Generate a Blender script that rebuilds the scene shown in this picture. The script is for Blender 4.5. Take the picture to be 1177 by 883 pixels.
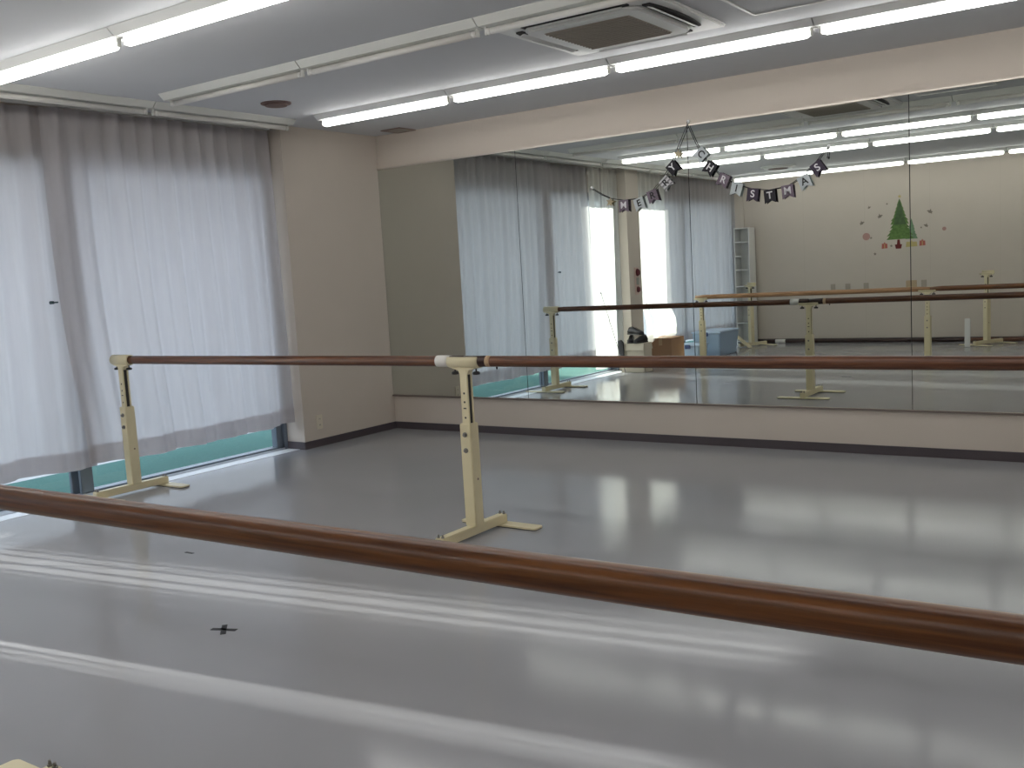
import bpy, bmesh, math, random
from mathutils import Vector, Matrix
random.seed(7)
for o in list(bpy.data.objects): bpy.data.objects.remove(o)
S = bpy.context.scene
C = S.collection
PI = math.pi

# ---------------------------------------------------------------- camera
cam_d = bpy.data.cameras.new('camera'); cam = bpy.data.objects.new('camera', cam_d); C.objects.link(cam); S.camera = cam
cam_d.sensor_fit = 'HORIZONTAL'; cam_d.sensor_width = 36; cam_d.lens = 1136.84/1177*36; cam_d.clip_start = .05; cam_d.clip_end = 200
YAW, PIT, ROL = .6087, -.1112, -.0575
fwd = Vector((-math.sin(YAW)*math.cos(PIT), math.cos(YAW)*math.cos(PIT), math.sin(PIT)))
rt = Vector((math.cos(YAW), math.sin(YAW), 0)); up = rt.cross(fwd)
r2 = math.cos(ROL)*rt + math.sin(ROL)*up; u2 = -math.sin(ROL)*rt + math.cos(ROL)*up
M = Matrix((r2, u2, -fwd)).transposed().to_4x4(); M.translation = Vector((5.9727, -6.6898, 1.3348))
cam.matrix_world = M

# ---------------------------------------------------------------- light and exposure
S.view_settings.view_transform = 'Standard'; S.view_settings.look = 'None'; S.view_settings.gamma = 1
S.view_settings.use_curve_mapping = False
S.view_settings.exposure = 1.06
TUBE = 5.8          # radiance of a lit tube
SKY = 1.35
SUN = 8.0
w = bpy.data.worlds.new('sky'); S.world = w; w.use_nodes = True
bg = w.node_tree.nodes['Background']; bg.inputs[0].default_value = (.74, .83, 1.0, 1); bg.inputs[1].default_value = SKY
sd = bpy.data.lights.new('sun', 'SUN'); sd.energy = SUN; sd.angle = math.radians(.85); sd.color = (1, .955, .88)
sun = bpy.data.objects.new('sun', sd); C.objects.link(sun); sun.location = (-8, -6, 6)
EL = math.radians(22.3); AZ = math.atan(.14)
sdir = Vector((math.cos(EL)*math.cos(AZ), math.cos(EL)*math.sin(AZ), -math.sin(EL)))
sun.rotation_euler = sdir.to_track_quat('-Z', 'Y').to_euler()

# ---------------------------------------------------------------- dimensions
H = 2.6; LB = -8.644; RX = 8.3; MB, MT = .308, 2.306
WX = -.30                                   # window plane
PA, PB0, PB1, WE = -1.116, -4.648, -4.99, -8.62

# ---------------------------------------------------------------- materials
MATS = {}
def mat(name, col, rough=.6, metal=0, spec=.5, noise=0, nscale=8, stretch=(1,1,1), coat=0, bump=0, bscale=60, rnoise=0):
    if name in MATS: return MATS[name]
    m = bpy.data.materials.new(name); m.use_nodes = True; nt = m.node_tree; b = nt.nodes['Principled BSDF']
    b.inputs['Base Color'].default_value = (*col, 1); b.inputs['Roughness'].default_value = rough
    b.inputs['Metallic'].default_value = metal; b.inputs['Specular IOR Level'].default_value = spec
    b.inputs['Coat Weight'].default_value = coat; b.inputs['Coat Roughness'].default_value = .15
    tc = nt.nodes.new('ShaderNodeTexCoord'); mp = nt.nodes.new('ShaderNodeMapping'); mp.inputs['Scale'].default_value = stretch
    nt.links.new(tc.outputs['Object'], mp.inputs['Vector'])
    if noise:
        n = nt.nodes.new('ShaderNodeTexNoise'); n.inputs['Scale'].default_value = nscale; n.inputs['Detail'].default_value = 5
        nt.links.new(mp.outputs[0], n.inputs['Vector'])
        mx = nt.nodes.new('ShaderNodeMix'); mx.data_type = 'RGBA'
        mx.inputs[6].default_value = (*[c*(1-noise) for c in col], 1); mx.inputs[7].default_value = (*[min(1, c*(1+noise)) for c in col], 1)
        nt.links.new(n.outputs['Fac'], mx.inputs[0]); nt.links.new(mx.outputs[2], b.inputs['Base Color'])
        if rnoise:
            mr = nt.nodes.new('ShaderNodeMapRange'); mr.inputs[3].default_value = rough-rnoise; mr.inputs[4].default_value = rough+rnoise
            nt.links.new(n.outputs['Fac'], mr.inputs[0]); nt.links.new(mr.outputs[0], b.inputs['Roughness'])
    if bump:
        n2 = nt.nodes.new('ShaderNodeTexNoise'); n2.inputs['Scale'].default_value = bscale; n2.inputs['Detail'].default_value = 3
        nt.links.new(mp.outputs[0], n2.inputs['Vector'])
        bp = nt.nodes.new('ShaderNodeBump'); bp.inputs['Strength'].default_value = bump; bp.inputs['Distance'].default_value = .01
        nt.links.new(n2.outputs['Fac'], bp.inputs['Height']); nt.links.new(bp.outputs[0], b.inputs['Normal'])
    MATS[name] = m; return m
def wood(name, dark, light, rough=.32):
    m = bpy.data.materials.new(name); m.use_nodes = True; nt = m.node_tree; b = nt.nodes['Principled BSDF']
    tc = nt.nodes.new('ShaderNodeTexCoord'); mp = nt.nodes.new('ShaderNodeMapping'); mp.inputs['Scale'].default_value = (2.2, 60, 60)
    n = nt.nodes.new('ShaderNodeTexNoise'); n.inputs['Scale'].default_value = 1.6; n.inputs['Detail'].default_value = 8; n.inputs['Distortion'].default_value = .6
    nt.links.new(tc.outputs['Object'], mp.inputs[0]); nt.links.new(mp.outputs[0], n.inputs['Vector'])
    cr = nt.nodes.new('ShaderNodeValToRGB'); cr.color_ramp.elements[0].position = .35; cr.color_ramp.elements[0].color = (*dark, 1)
    cr.color_ramp.elements[1].position = .68; cr.color_ramp.elements[1].color = (*light, 1)
    nt.links.new(n.outputs['Fac'], cr.inputs[0]); nt.links.new(cr.outputs[0], b.inputs['Base Color'])
    b.inputs['Roughness'].default_value = rough; b.inputs['Coat Weight'].default_value = .08; b.inputs['Coat Roughness'].default_value = .2
    bp = nt.nodes.new('ShaderNodeBump'); bp.inputs['Strength'].default_value = .15; bp.inputs['Distance'].default_value = .002
    nt.links.new(n.outputs['Fac'], bp.inputs['Height']); nt.links.new(bp.outputs[0], b.inputs['Normal'])
    MATS[name] = m; return m
def cloth(name, col, diff, trans, clear):
    m = bpy.data.materials.new(name); m.use_nodes = True; nt = m.node_tree
    for n in list(nt.nodes):
        if n.type != 'OUTPUT_MATERIAL': nt.nodes.remove(n)
    out = [n for n in nt.nodes if n.type == 'OUTPUT_MATERIAL'][0]
    d = nt.nodes.new('ShaderNodeBsdfDiffuse'); t = nt.nodes.new('ShaderNodeBsdfTranslucent'); c = nt.nodes.new('ShaderNodeBsdfTransparent')
    tc = nt.nodes.new('ShaderNodeTexCoord'); mp = nt.nodes.new('ShaderNodeMapping'); mp.inputs['Scale'].default_value = (1, 9, .8)
    n = nt.nodes.new('ShaderNodeTexNoise'); n.inputs['Scale'].default_value = 3; n.inputs['Detail'].default_value = 3
    nt.links.new(tc.outputs['Object'], mp.inputs[0]); nt.links.new(mp.outputs[0], n.inputs['Vector'])
    mx = nt.nodes.new('ShaderNodeMix'); mx.data_type = 'RGBA'; mx.inputs[6].default_value = (*[k*.86 for k in col], 1); mx.inputs[7].default_value = (*col, 1)
    nt.links.new(n.outputs['Fac'], mx.inputs[0])
    nt.links.new(mx.outputs[2], d.inputs[0]); nt.links.new(mx.outputs[2], t.inputs[0])
    m1 = nt.nodes.new('ShaderNodeMixShader'); m1.inputs[0].default_value = trans/(trans+diff)
    nt.links.new(d.outputs[0], m1.inputs[1]); nt.links.new(t.outputs[0], m1.inputs[2])
    m2 = nt.nodes.new('ShaderNodeMixShader'); m2.inputs[0].default_value = clear
    nt.links.new(m1.outputs[0], m2.inputs[1]); nt.links.new(c.outputs[0], m2.inputs[2]); nt.links.new(m2.outputs[0], out.inputs[0])
    MATS[name] = m; return m
def glass_mat():
    m = bpy.data.materials.new('window glass'); m.use_nodes = True; nt = m.node_tree
    for n in list(nt.nodes):
        if n.type != 'OUTPUT_MATERIAL': nt.nodes.remove(n)
    out = [n for n in nt.nodes if n.type == 'OUTPUT_MATERIAL'][0]
    c = nt.nodes.new('ShaderNodeBsdfTransparent'); c.inputs[0].default_value = (.93, .96, .96, 1)
    g = nt.nodes.new('ShaderNodeBsdfGlossy'); g.inputs['Roughness'].default_value = .0
    f = nt.nodes.new('ShaderNodeFresnel'); f.inputs[0].default_value = 1.45
    mx = nt.nodes.new('ShaderNodeMixShader'); geo = nt.nodes.new('ShaderNodeNewGeometry'); inv = nt.nodes.new('ShaderNodeMath'); inv.operation = 'SUBTRACT'; inv.inputs[0].default_value = 1; mu = nt.nodes.new('ShaderNodeMath'); mu.operation = 'MULTIPLY'
    nt.links.new(geo.outputs['Backfacing'], inv.inputs[1]); nt.links.new(inv.outputs[0], mu.inputs[0]); nt.links.new(f.outputs[0], mu.inputs[1])
    nt.links.new(mu.outputs[0], mx.inputs[0]); nt.links.new(c.outputs[0], mx.inputs[1]); nt.links.new(g.outputs[0], mx.inputs[2])
    nt.links.new(mx.outputs[0], out.inputs[0]); return m
def emis(name, col, s):
    m = bpy.data.materials.new(name); m.use_nodes = True; nt = m.node_tree; b = nt.nodes['Principled BSDF']
    b.inputs['Base Color'].default_value = (.9, .9, .9, 1); b.inputs['Emission Color'].default_value = (*col, 1); b.inputs['Emission Strength'].default_value = s
    return m
def floor_mat():
    m = bpy.data.materials.new('grey vinyl floor'); m.use_nodes = True; nt = m.node_tree; b = nt.nodes['Principled BSDF']
    tc = nt.nodes.new('ShaderNodeTexCoord')
    n = nt.nodes.new('ShaderNodeTexNoise'); n.inputs['Scale'].default_value = 1.3; n.inputs['Detail'].default_value = 6
    nt.links.new(tc.outputs['Object'], n.inputs['Vector'])
    mx = nt.nodes.new('ShaderNodeMix'); mx.data_type = 'RGBA'; mx.inputs[6].default_value = (.315, .315, .335, 1); mx.inputs[7].default_value = (.345, .345, .366, 1)
    nt.links.new(n.outputs['Fac'], mx.inputs[0]); nt.links.new(mx.outputs[2], b.inputs['Base Color'])
    mr = nt.nodes.new('ShaderNodeMapRange'); mr.inputs[1].default_value = .3; mr.inputs[2].default_value = .7; mr.inputs[3].default_value = .10; mr.inputs[4].default_value = .135
    nt.links.new(n.outputs['Fac'], mr.inputs[0]); nt.links.new(mr.outputs[0], b.inputs['Roughness'])
    b.inputs['Specular IOR Level'].default_value = .13
    n2 = nt.nodes.new('ShaderNodeTexNoise'); n2.inputs['Scale'].default_value = 2.2; n2.inputs['Detail'].default_value = 0
    n3 = nt.nodes.new('ShaderNodeTexNoise'); n3.inputs['Scale'].default_value = 55; n3.inputs['Detail'].default_value = 2
    for q in (n2, n3): nt.links.new(tc.outputs['Object'], q.inputs['Vector'])
    ad = nt.nodes.new('ShaderNodeMath'); ad.operation = 'MULTIPLY_ADD'; ad.inputs[1].default_value = .055
    nt.links.new(n3.outputs['Fac'], ad.inputs[0]); nt.links.new(n2.outputs['Fac'], ad.inputs[2])
    bp = nt.nodes.new('ShaderNodeBump'); bp.inputs['Strength'].default_value = .3; bp.inputs['Distance'].default_value = .004
    nt.links.new(ad.outputs[0], bp.inputs['Height']); nt.links.new(bp.outputs[0], b.inputs['Normal'])
    return m

m_wall = mat('beige wallpaper', (.60, .535, .47), .85, noise=.03, nscale=4, bump=.15, bscale=220)
m_ceil = mat('ceiling paint', (.635, .64, .66), .9, noise=.02, nscale=3)
m_base = mat('dark baseboard', (.075, .062, .07), .45)
m_floor = floor_mat()
m_mirror = mat('mirror silver', (.70, .735, .70), .0, metal=1)
m_edge = mat('mirror edge', (.05, .07, .06), .3)
m_trim = mat('mirror trim', (.55, .50, .45), .35, metal=.5)
m_ledge = mat('mirror ledge', (.20, .16, .14), .5)
m_cream = mat('cream enamel', (.74, .66, .44), .38, noise=.05, nscale=15, bump=.05)
m_creamd = mat('cream enamel satin', (.74, .66, .44), .45)  # same cream colour, rougher
m_black = mat('black plastic', (.012, .012, .014), .4)
m_bolt = mat('steel bolt', (.25, .24, .23), .35, metal=1)
m_white = mat('white enamel', (.78, .78, .76), .4)
m_whitec = mat('aged white enamel', (.70, .70, .66), .4)
m_tape = mat('white tape', (.80, .78, .74), .7)
w_red = wood('reddish wood', (.065, .020, .008), (.17, .062, .024), .36)
w_front = wood('red brown wood', (.085, .026, .006), (.22, .080, .020), .30)
w_tan = wood('tan wood', (.26, .13, .06), (.50, .29, .145), .4)
w_dark = wood('dark stained wood', (.02, .009, .008), (.06, .026, .020))
m_curt = cloth('curtain fabric', (.74, .71, .72), .42, .50, .02)
m_sheer = cloth('sheer curtain fabric', (.93, .91, .88), .34, .60, .30)
def streak_bands(m):
    # clear bands invented along the cloth to throw sun streaks on the floor
    nt = m.node_tree; mix = [n for n in nt.nodes if n.type == 'MIX_SHADER' and not n.inputs[0].is_linked and abs(n.inputs[0].default_value-.30) < 1e-4][0]
    tc = nt.nodes.new('ShaderNodeTexCoord'); sp = nt.nodes.new('ShaderNodeSeparateXYZ'); mr = nt.nodes.new('ShaderNodeMapRange')
    mr.inputs[1].default_value = -3.9; mr.inputs[2].default_value = -5.3; cr = nt.nodes.new('ShaderNodeValToRGB'); cr.color_ramp.interpolation = 'CONSTANT'
    nt.links.new(tc.outputs['Object'], sp.inputs[0]); nt.links.new(sp.outputs['Y'], mr.inputs[0]); nt.links.new(mr.outputs[0], cr.inputs[0]); nt.links.new(cr.outputs[0], mix.inputs[0])
    bands = [(-3.96, -3.98, .14), (-4.02, -4.05, .18), (-4.08, -4.135, .30), (-4.16, -4.24, .42), (-4.27, -4.335, .42), (-4.36, -4.385, .28), (-4.415, -4.43, .15), (-5.012, -5.035, .45), (-5.055, -5.085, .9), (-5.11, -5.13, .6), (-5.155, -5.175, .4)]
    el = cr.color_ramp.elements; base = .03
    el[0].position = 0; el[0].color = (base, base, base, 1); el[1].position = 1; el[1].color = (base, base, base, 1)
    for a, b, v in bands:
        e = el.new((-3.9-a)/1.4); e.color = (v, v, v, 1); e = el.new((-3.9-b)/1.4); e.color = (base, base, base, 1)
streak_bands(m_sheer)
m_alu = mat('aluminium track', (.75, .78, .82), .3, metal=.6)
m_sill = mat('white painted sill', (.80, .82, .84), .4)
m_frame = mat('grey window frame', (.17, .20, .24), .4, metal=.3)
m_glass = glass_mat()
m_turf = mat('artificial turf', (.075, .20, .172), .95, noise=.25, nscale=60, bump=.6, bscale=300)
m_conc = mat('pale concrete', (.52, .51, .50), .9, noise=.05, nscale=5)
m_blocker = mat('sun blocker render', (.55, .53, .50), .9, noise=.08, nscale=2)  # for the unseen sun-blocking walls and shading slab
m_lit = emis('lit tube', (1, .985, .95), TUBE)
m_tubeoff = mat('unlit tube', (.74, .72, .68), .3)
m_brown = mat('brown plastic', (.20, .13, .115), .6)
m_grille = mat('air intake grille', (.36, .32, .275), .7)
m_dark = mat('dark gap', (.03, .028, .028), .8)
m_card = mat('brown cardboard', (.34, .20, .12), .85, noise=.08, nscale=10)
m_kraft = mat('pale cardboard', (.62, .55, .45), .85, noise=.05, nscale=10)
m_bin = mat('blue translucent plastic', (.44, .58, .76), .3)
m_bin.node_tree.nodes['Principled BSDF'].inputs['Transmission Weight'].default_value = .25
m_shoe = mat('black leather', (.015, .012, .018), .5, noise=.3)
m_cord = mat('dark cord', (.03, .028, .03), .8)
m_outlet = mat('ivory plastic', (.70, .64, .52), .45)

# ---------------------------------------------------------------- helpers
def mk(name, bm, m, parent=None, smooth=False):
    me = bpy.data.meshes.new(name); bm.normal_update(); bm.to_mesh(me); bm.free()
    for x in (m if isinstance(m, (list, tuple)) else [m]): me.materials.append(x)
    if smooth:
        for p in me.polygons: p.use_smooth = True
    o = bpy.data.objects.new(name, me); C.objects.link(o)
    if parent: o.parent = parent
    return o
def box(bm, x0, x1, y0, y1, z0, z1, bev=0, mi=0, rot=None):
    r = bmesh.ops.create_cube(bm, size=1); vs = r['verts']
    for v in vs: v.co = Vector(((x0+x1)/2+v.co.x*(x1-x0), (y0+y1)/2+v.co.y*(y1-y0), (z0+z1)/2+v.co.z*(z1-z0)))
    fs = list({f for v in vs for f in v.link_faces}); es = list({e for v in vs for e in v.link_edges})
    for f in fs: f.material_index = mi
    if bev:
        r = bmesh.ops.bevel(bm, geom=es, offset=bev, segments=2, affect='EDGES')
        for f in r['faces']: f.material_index = mi
        vs = list({v for f in r['faces'] for v in f.verts} | {v for v in vs if v.is_valid})
    if rot:
        c, mtx = rot
        for v in vs: v.co = mtx @ (v.co-Vector(c)) + Vector(c)
    return bm
def cyl(bm, p0, p1, r0, r1=None, seg=24, mi=0, cap=True):
    r1 = r0 if r1 is None else r1; p0, p1 = Vector(p0), Vector(p1); d = p1-p0
    q = d.to_track_quat('Z', 'Y').to_matrix()
    a = [bm.verts.new(p0+q@Vector((r0*math.cos(2*PI*i/seg), r0*math.sin(2*PI*i/seg), 0))) for i in range(seg)]
    b = [bm.verts.new(p1+q@Vector((r1*math.cos(2*PI*i/seg), r1*math.sin(2*PI*i/seg), 0))) for i in range(seg)]
    for i in range(seg):
        f = bm.faces.new((a[i], a[(i+1)%seg], b[(i+1)%seg], b[i])); f.smooth = True; f.material_index = mi
    if cap:
        f = bm.faces.new(a[::-1]); f.material_index = mi; f = bm.faces.new(b); f.material_index = mi
    return bm
def tube(bm, pts, r, seg=8):
    for a, b in zip(pts, pts[1:]): cyl(bm, a, b, r, seg=seg)
    return bm
def B(): return bmesh.new()
def prism(bm, pts, y0, y1, mi=0, axis='y'):
    """2-D outline (x,z) pushed from y0 to y1"""
    f = (lambda p, t: (p[0], t, p[1])) if axis == 'y' else ((lambda p, t: (t, p[0], p[1])) if axis == 'x' else (lambda p, t: (p[0], p[1], t)))
    a = [bm.verts.new(f(p, y0)) for p in pts]; b = [bm.verts.new(f(p, y1)) for p in pts]; n = len(pts)
    fs = [bm.faces.new(a), bm.faces.new(b[::-1])]+[bm.faces.new((a[i], b[i], b[(i+1)%n], a[(i+1)%n])) for i in range(n)]
    for q in fs: q.material_index = mi
    bmesh.ops.recalc_face_normals(bm, faces=fs); return bm
def empty(name, loc=(0,0,0), rz=0):
    o = bpy.data.objects.new(name, None); C.objects.link(o); o.location = loc; o.rotation_euler = (0, 0, rz); o.empty_display_size = .1; return o
def tag(o, label, cat, group=None, kind=None):
    o['label'] = label; o['category'] = cat
    if group: o['group'] = group
    if kind: o['kind'] = kind
    return o
def struct(name, bm, m, parent=None, smooth=False):
    o = mk(name, bm, m, parent, smooth)
    if not parent: o['kind'] = 'structure'
    return o
def copy_tree(o, parent=None):
    c = o.copy(); C.objects.link(c)
    if parent: c.parent = parent
    for ch in [q for q in bpy.data.objects if q.parent == o]: copy_tree(ch, c)
    return c

# ================================================================ SETTING
struct('floor', box(B(), -.10, RX, LB, 0, -.12, 0), m_floor)
struct('ceiling', box(B(), -.55, RX+.2, LB-.2, .2, H, H+.15), m_ceil)
struct('wall_mirror_side', box(B(), -.55, RX+.2, 0, .2, -.12, H), m_wall)
struct('wall_back', box(B(), -.55, RX+.2, LB-.2, LB, -.12, H), m_wall)
struct('wall_right', box(B(), RX, RX+.2, LB, 0, -.12, H), m_wall)
def corner(bm, x0, x1, y0, y1, z0, z1): return box(bm, x0, x1, y0, y1, z0, z1)
struct('wall_corner_pier', corner(B(), -.36, 0, PA, 0, -.12, H), m_wall)
struct('wall_middle_pier', corner(B(), -.36, 0, PB1, PB0, -.12, H), m_wall)
struct('wall_end_pier', corner(B(), -.36, 0, LB, WE, -.12, H), m_wall)
WT = 2.27
struct('wall_lintel_near', box(B(), -.36, -.22, PB0, PA, WT, H), m_wall)
struct('wall_lintel_far', box(B(), -.36, -.22, WE, PB1, WT, H), m_wall)
def basebd(name, boxes):
    bm = B()
    for b in boxes: box(bm, *b, bev=.002)
    struct(name, bm, m_base)
BH = .062
basebd('baseboard_mirror_side', [(.008, RX, -.008, 0, 0, BH)])
basebd('baseboard_left', [(0, .008, PA-.008, 0, 0, BH), (-.20, 0, PA-.008, PA, 0, BH), (0, .008, PB1-.008, PB0+.008, 0, BH), (-.1, 0, PB0, PB0+.008, 0, BH), (-.1, 0, PB1-.008, PB1, 0, BH), ])
basebd('baseboard_back', [(.008, RX-.008, LB, LB+.008, 0, BH)])
basebd('baseboard_right', [(RX-.008, RX, LB+.008, -.008, 0, BH)])
# wallpaper joints on the back wall
bm = B()
for x in (.95, 1.87, 2.79, 3.71, 4.63, 5.55, 6.47, 7.39): box(bm, x-.001, x+.001, LB, LB+.0006, BH, H)
struct('trim_2', bm, mat('wallpaper joint', (.50, .45, .40), .9))

# mirror trims
struct('trim_1', box(box(B(), 0, 7.46, -.018, 0, MT, MT+.012, .002), 0, 7.46, -.02, 0, MB-.014, MB, .002, mi=1), [m_trim, m_ledge])

# windows
def window(name, y0, y1, meet):
    r = empty(name, (WX, (y0+y1)/2, 0)); r['kind'] = 'structure'
    def p(n, bm, m):
        for v in bm.verts: v.co -= Vector((WX, (y0+y1)/2, 0))
        return mk(n, bm, m, r)
    t = B(); box(t, -.42, -.10, y0, y1, -.12, -.002); box(t, -.19, -.06, y0, y1, -.01, .002, mi=1)
    for x in (-.36, -.31, -.26, -.21): box(t, x-.004, x+.004, y0, y1, 0, .014)
    p('sill_track', t, [m_alu, m_sill])
    f = B(); box(f, -.36, -.20, y0, y0+.035, 0, WT, .003); box(f, -.36, -.20, y1-.035, y1, 0, WT, .003); box(f, -.36, -.20, y0, y1, WT-.05, WT, .003)
    p('window_frame', f, m_frame)
    ys = [y0+.035]+meet+[y1-.035]
    for i, (a, b) in enumerate(zip(ys, ys[1:])):
        x = -.24 if i % 2 else -.30
        s = B(); e = .062
        box(s, x-.015, x+.015, a-(.03 if i else 0), a+e, .016, WT-.05, .003); box(s, x-.015, x+.015, b-e, b+(.03 if i < len(ys)-2 else 0), .016, WT-.05, .003)
        box(s, x-.015, x+.015, a, b, .012, .024, .002); box(s, x-.015, x+.015, a, b, WT-.09, WT-.05, .003)
        p('sash', s, m_frame)
        p('pane', box(B(), x-.002, x+.002, a+e, b-e, .024, WT-.09), m_glass)
window('window_1', PB0, PA, [-2.93])
window('window_2', WE, PB1, [-6.72])

# outside
g = struct('outside_paving', box(B(), -40, -.42, -45, 30, -.14, -.04), m_conc)
tf = struct('outside_turf', box(B(), -1.27, -.43, -9.2, .6, -.05, -.005), m_turf)
nb = B(); box(nb, -21, -20, -6.72, 30, -.12, 10.7); box(nb, -21, -20, -45, -8.98, -.12, 10.7)  # unseen walls added with a slot so sun reaches only some curtains
struct('wall_sun_blocker', nb, m_blocker)
struct('outside_shade_slab', box(B(), -1.00, -.37, -9.4, .6, 2.44, 2.56), m_blocker)  # unseen slab added to darken the curtain tops and cut off the sun

# ================================================================ MIRROR PANELS
seams = [0, 1.471, 2.960, 4.466, 5.96, 7.45]
ml = ['mirror panel next to the corner, reflecting the bare corner wall and shaded curtain',
      'mirror panel reflecting the sunlit curtains, left of the garland hook',
      'mirror panel behind the second garland, reflecting the shelf unit corner',
      'mirror panel reflecting the right part of the tree sticker, beyond the third seam',
      'rightmost mirror panel, beyond the end of the nearer rails']
for i, (a, b) in enumerate(zip(seams, seams[1:])):
    bm = box(B(), a+.0025, b-.0025, -.006, -.0005, MB, MT)
    for f in bm.faces: f.material_index = 0 if f.normal.y < -.5 else 1
    o = mk('wall_mirror', bm, [m_mirror, m_edge]); tag(o, ml[i], 'mirror', 'wall mirror panels')
bm = B()
for s in seams[1:-1]: box(bm, s-.0025, s+.0025, -.003, 0, MB, MT)
box(bm, 0, .0025, -.004, 0, MB, MT)
struct('trim_3', bm, m_dark)

# ================================================================ CURTAINS
def curtain(name, label, y0, y1, xc, seed, m, hem=.215, sheary0=None, shear1=None, swing=False, amp=1., lean=0, top=2.565, group='window curtains', pleat=.135):
    """hangs from y0 to y1 (y0 > y1) in the plane x=xc; sheary0/shear1: y shift of either edge as function of height"""
    rnd = random.Random(seed); ph = [rnd.uniform(0, 6.28) for _ in range(6)]
    L = y0-y1; ns = max(24, int(L/.011)); nz = 34
    def P(s, z):
        t = (top-z)/(top-hem); u = s/L
        dy0 = sheary0(t) if sheary0 else 0; dy1 = shear1(t) if shear1 else 0
        y = (y0+dy0)*(1-u)+(y1+dy1)*u
        a1 = .023*(1-.55*t); a2 = .020*(.25+.75*t); a3 = .018*t
        x = xc + lean*t + amp*(a1*math.sin(2*PI*s/pleat+ph[0]+.6*math.sin(3*s+ph[4])) + a2*math.sin(2*PI*s/(pleat*2.6)+ph[1]+.5*t*math.sin(2.1*s+ph[3])) + a3*math.sin(2*PI*s/(pleat*5.3)+ph[2]+t))
        x += amp*.004*math.sin(2*PI*s/(pleat*.48)+ph[5])*(1-t*.5)
        y += .012*math.sin(2*PI*s/(pleat*2.6)+ph[1])*t
        zz = z
        if swing:     # the lower cloth lies out over the box lid
            e = lambda q: q*q*(3-2*q)
            wd = e(max(0, min(1, (s-.02)/.16)))*e(max(0, min(1, (.86-s)/.18))); wz = e(max(0, min(1, (1.15-z)/.70)))
            x += .24*wd*wz
            if z < .80: zz = z+wd*(.80-z)*(.386-hem)/(.80-hem)
        zz += (.010*math.sin(2.3*s+ph[2])+.006*math.sin(11*s+ph[0]))*t if t > .5 else 0
        return Vector((x, y, zz))
    def sheet(t0, t1, n, off):
        bm = B(); g = []
        for j in range(n+1):
            t = t0+(t1-t0)*j/n; z = top-(top-hem)*t
            row = []
            for i in range(ns+1):
                p = P(L*i/ns, z); p.x += off; row.append(bm.verts.new(p))
            g.append(row)
        for j in range(n):
            for i in range(ns): bm.faces.new((g[j][i], g[j][i+1], g[j+1][i+1], g[j+1][i]))
        return bm
    o = mk(name, sheet(0, 1, nz, 0), m, smooth=True)
    mk('hem', sheet(.945, .998, 3, -.006), m, o, smooth=True)
    mk('header_tape', sheet(0.004, .036, 2, -.005), m, o, smooth=True)
    return tag(o, label, 'curtain', group)
curtain('curtain', 'wide pale curtain filling the window bay beside the corner wall', -1.165, -3.02, -.112, 3, m_curt, lean=.012, sheary0=lambda t: .045*t, shear1=lambda t: -.02+.10*min(1, t*1.1)-(.05*math.sin(t*PI)))
curtain('curtain', 'pale curtain at the left edge of the photo, left of the clipped slit', -2.80, -3.985, -.168, 11, m_curt, hem=.20, pleat=.16, amp=.8, sheary0=lambda t: -.02-.04*t)
curtain('sheer_curtain', 'thin sunlit sheer curtain glowing white behind the open carton, in the mirror', -3.945, -4.645, -.125, 5, m_sheer, hem=.10, amp=1.0, pleat=.12, shear1=lambda t: 0)
curtain('curtain', 'sunlit curtain beside the middle pier, its hem lying over the brown box', -5.01, -6.04, -.12, 8, m_sheer, hem=.21, swing=True, shear1=lambda t: 0)
curtain('curtain', 'grey shaded curtain beside the narrow shelf rack, behind the blue bins', -6.02, -8.60, -.165, 21, m_curt, hem=.22)
# rails
for y0, y1, n in ((PA-.02, PB0+.02, 'white curtain rail over the window bay nearest the mirror'), (PB1-.02, WE+.02, 'white curtain rail over the window bay nearest the shelf rack')):
    r = B(); box(r, -.145, -.095, y1, y1+(y0-y1), 2.577, H, .003); box(r, -.150, -.090, y1, y0, 2.572, 2.579, .001)
    tag(mk('curtain_rail', r, m_whitec), n, 'curtain rail', 'curtain rails')
# clip on the slit
cp = B(); box(cp, -.092, -.080, -3.125, -3.07, 1.312, 1.322, .002); cyl(cp, (-.086, -3.125, 1.317), (-.086, -3.10, 1.317), .010, seg=12)
tag(mk('curtain_clip', cp, mat('dark green plastic', (.03, .06, .07), .5)), 'small dark clip pinching the curtain slit at the left', 'clip')

# ================================================================ BARRE STANDS
BZ2, BZ1 = .907, .882
def knob(bm, x, y, z):
    cyl(bm, (x, y, z), (x, y, z-.020), .004, seg=10); cyl(bm, (x, y, z-.018), (x, y, z-.024), .012, .020, seg=20); cyl(bm, (x, y, z-.024), (x, y, z-.034), .020, .018, seg=20)
def saddle(bm, r, x0, x1, a0, a1, th=.005):
    n = 18; pts = []
    for i in range(n+1):
        a = a0+(a1-a0)*i/n; pts.append(((r+th)*math.cos(a), (r+th)*math.sin(a)))
    for i in range(n, -1, -1):
        a = a0+(a1-a0)*i/n; pts.append((r*math.cos(a), r*math.sin(a)))
    n2 = len(pts)
    A = [bm.verts.new((x0, p[0], p[1])) for p in pts]; Bv = [bm.verts.new((x1, p[0], p[1])) for p in pts]
    for i in range(n2):
        f = bm.faces.new((A[i], A[(i+1)%n2], Bv[(i+1)%n2], Bv[i])); f.smooth = (i != n and i != n2-1)
    for V_, s in ((A, 1), (Bv, -1)):
        for i in range(n):
            q = (V_[i], V_[i+1], V_[n2-2-i], V_[n2-1-i]); bm.faces.new(q if s > 0 else q[::-1])
    bmesh.ops.recalc_face_normals(bm, faces=bm.faces[:])
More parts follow.
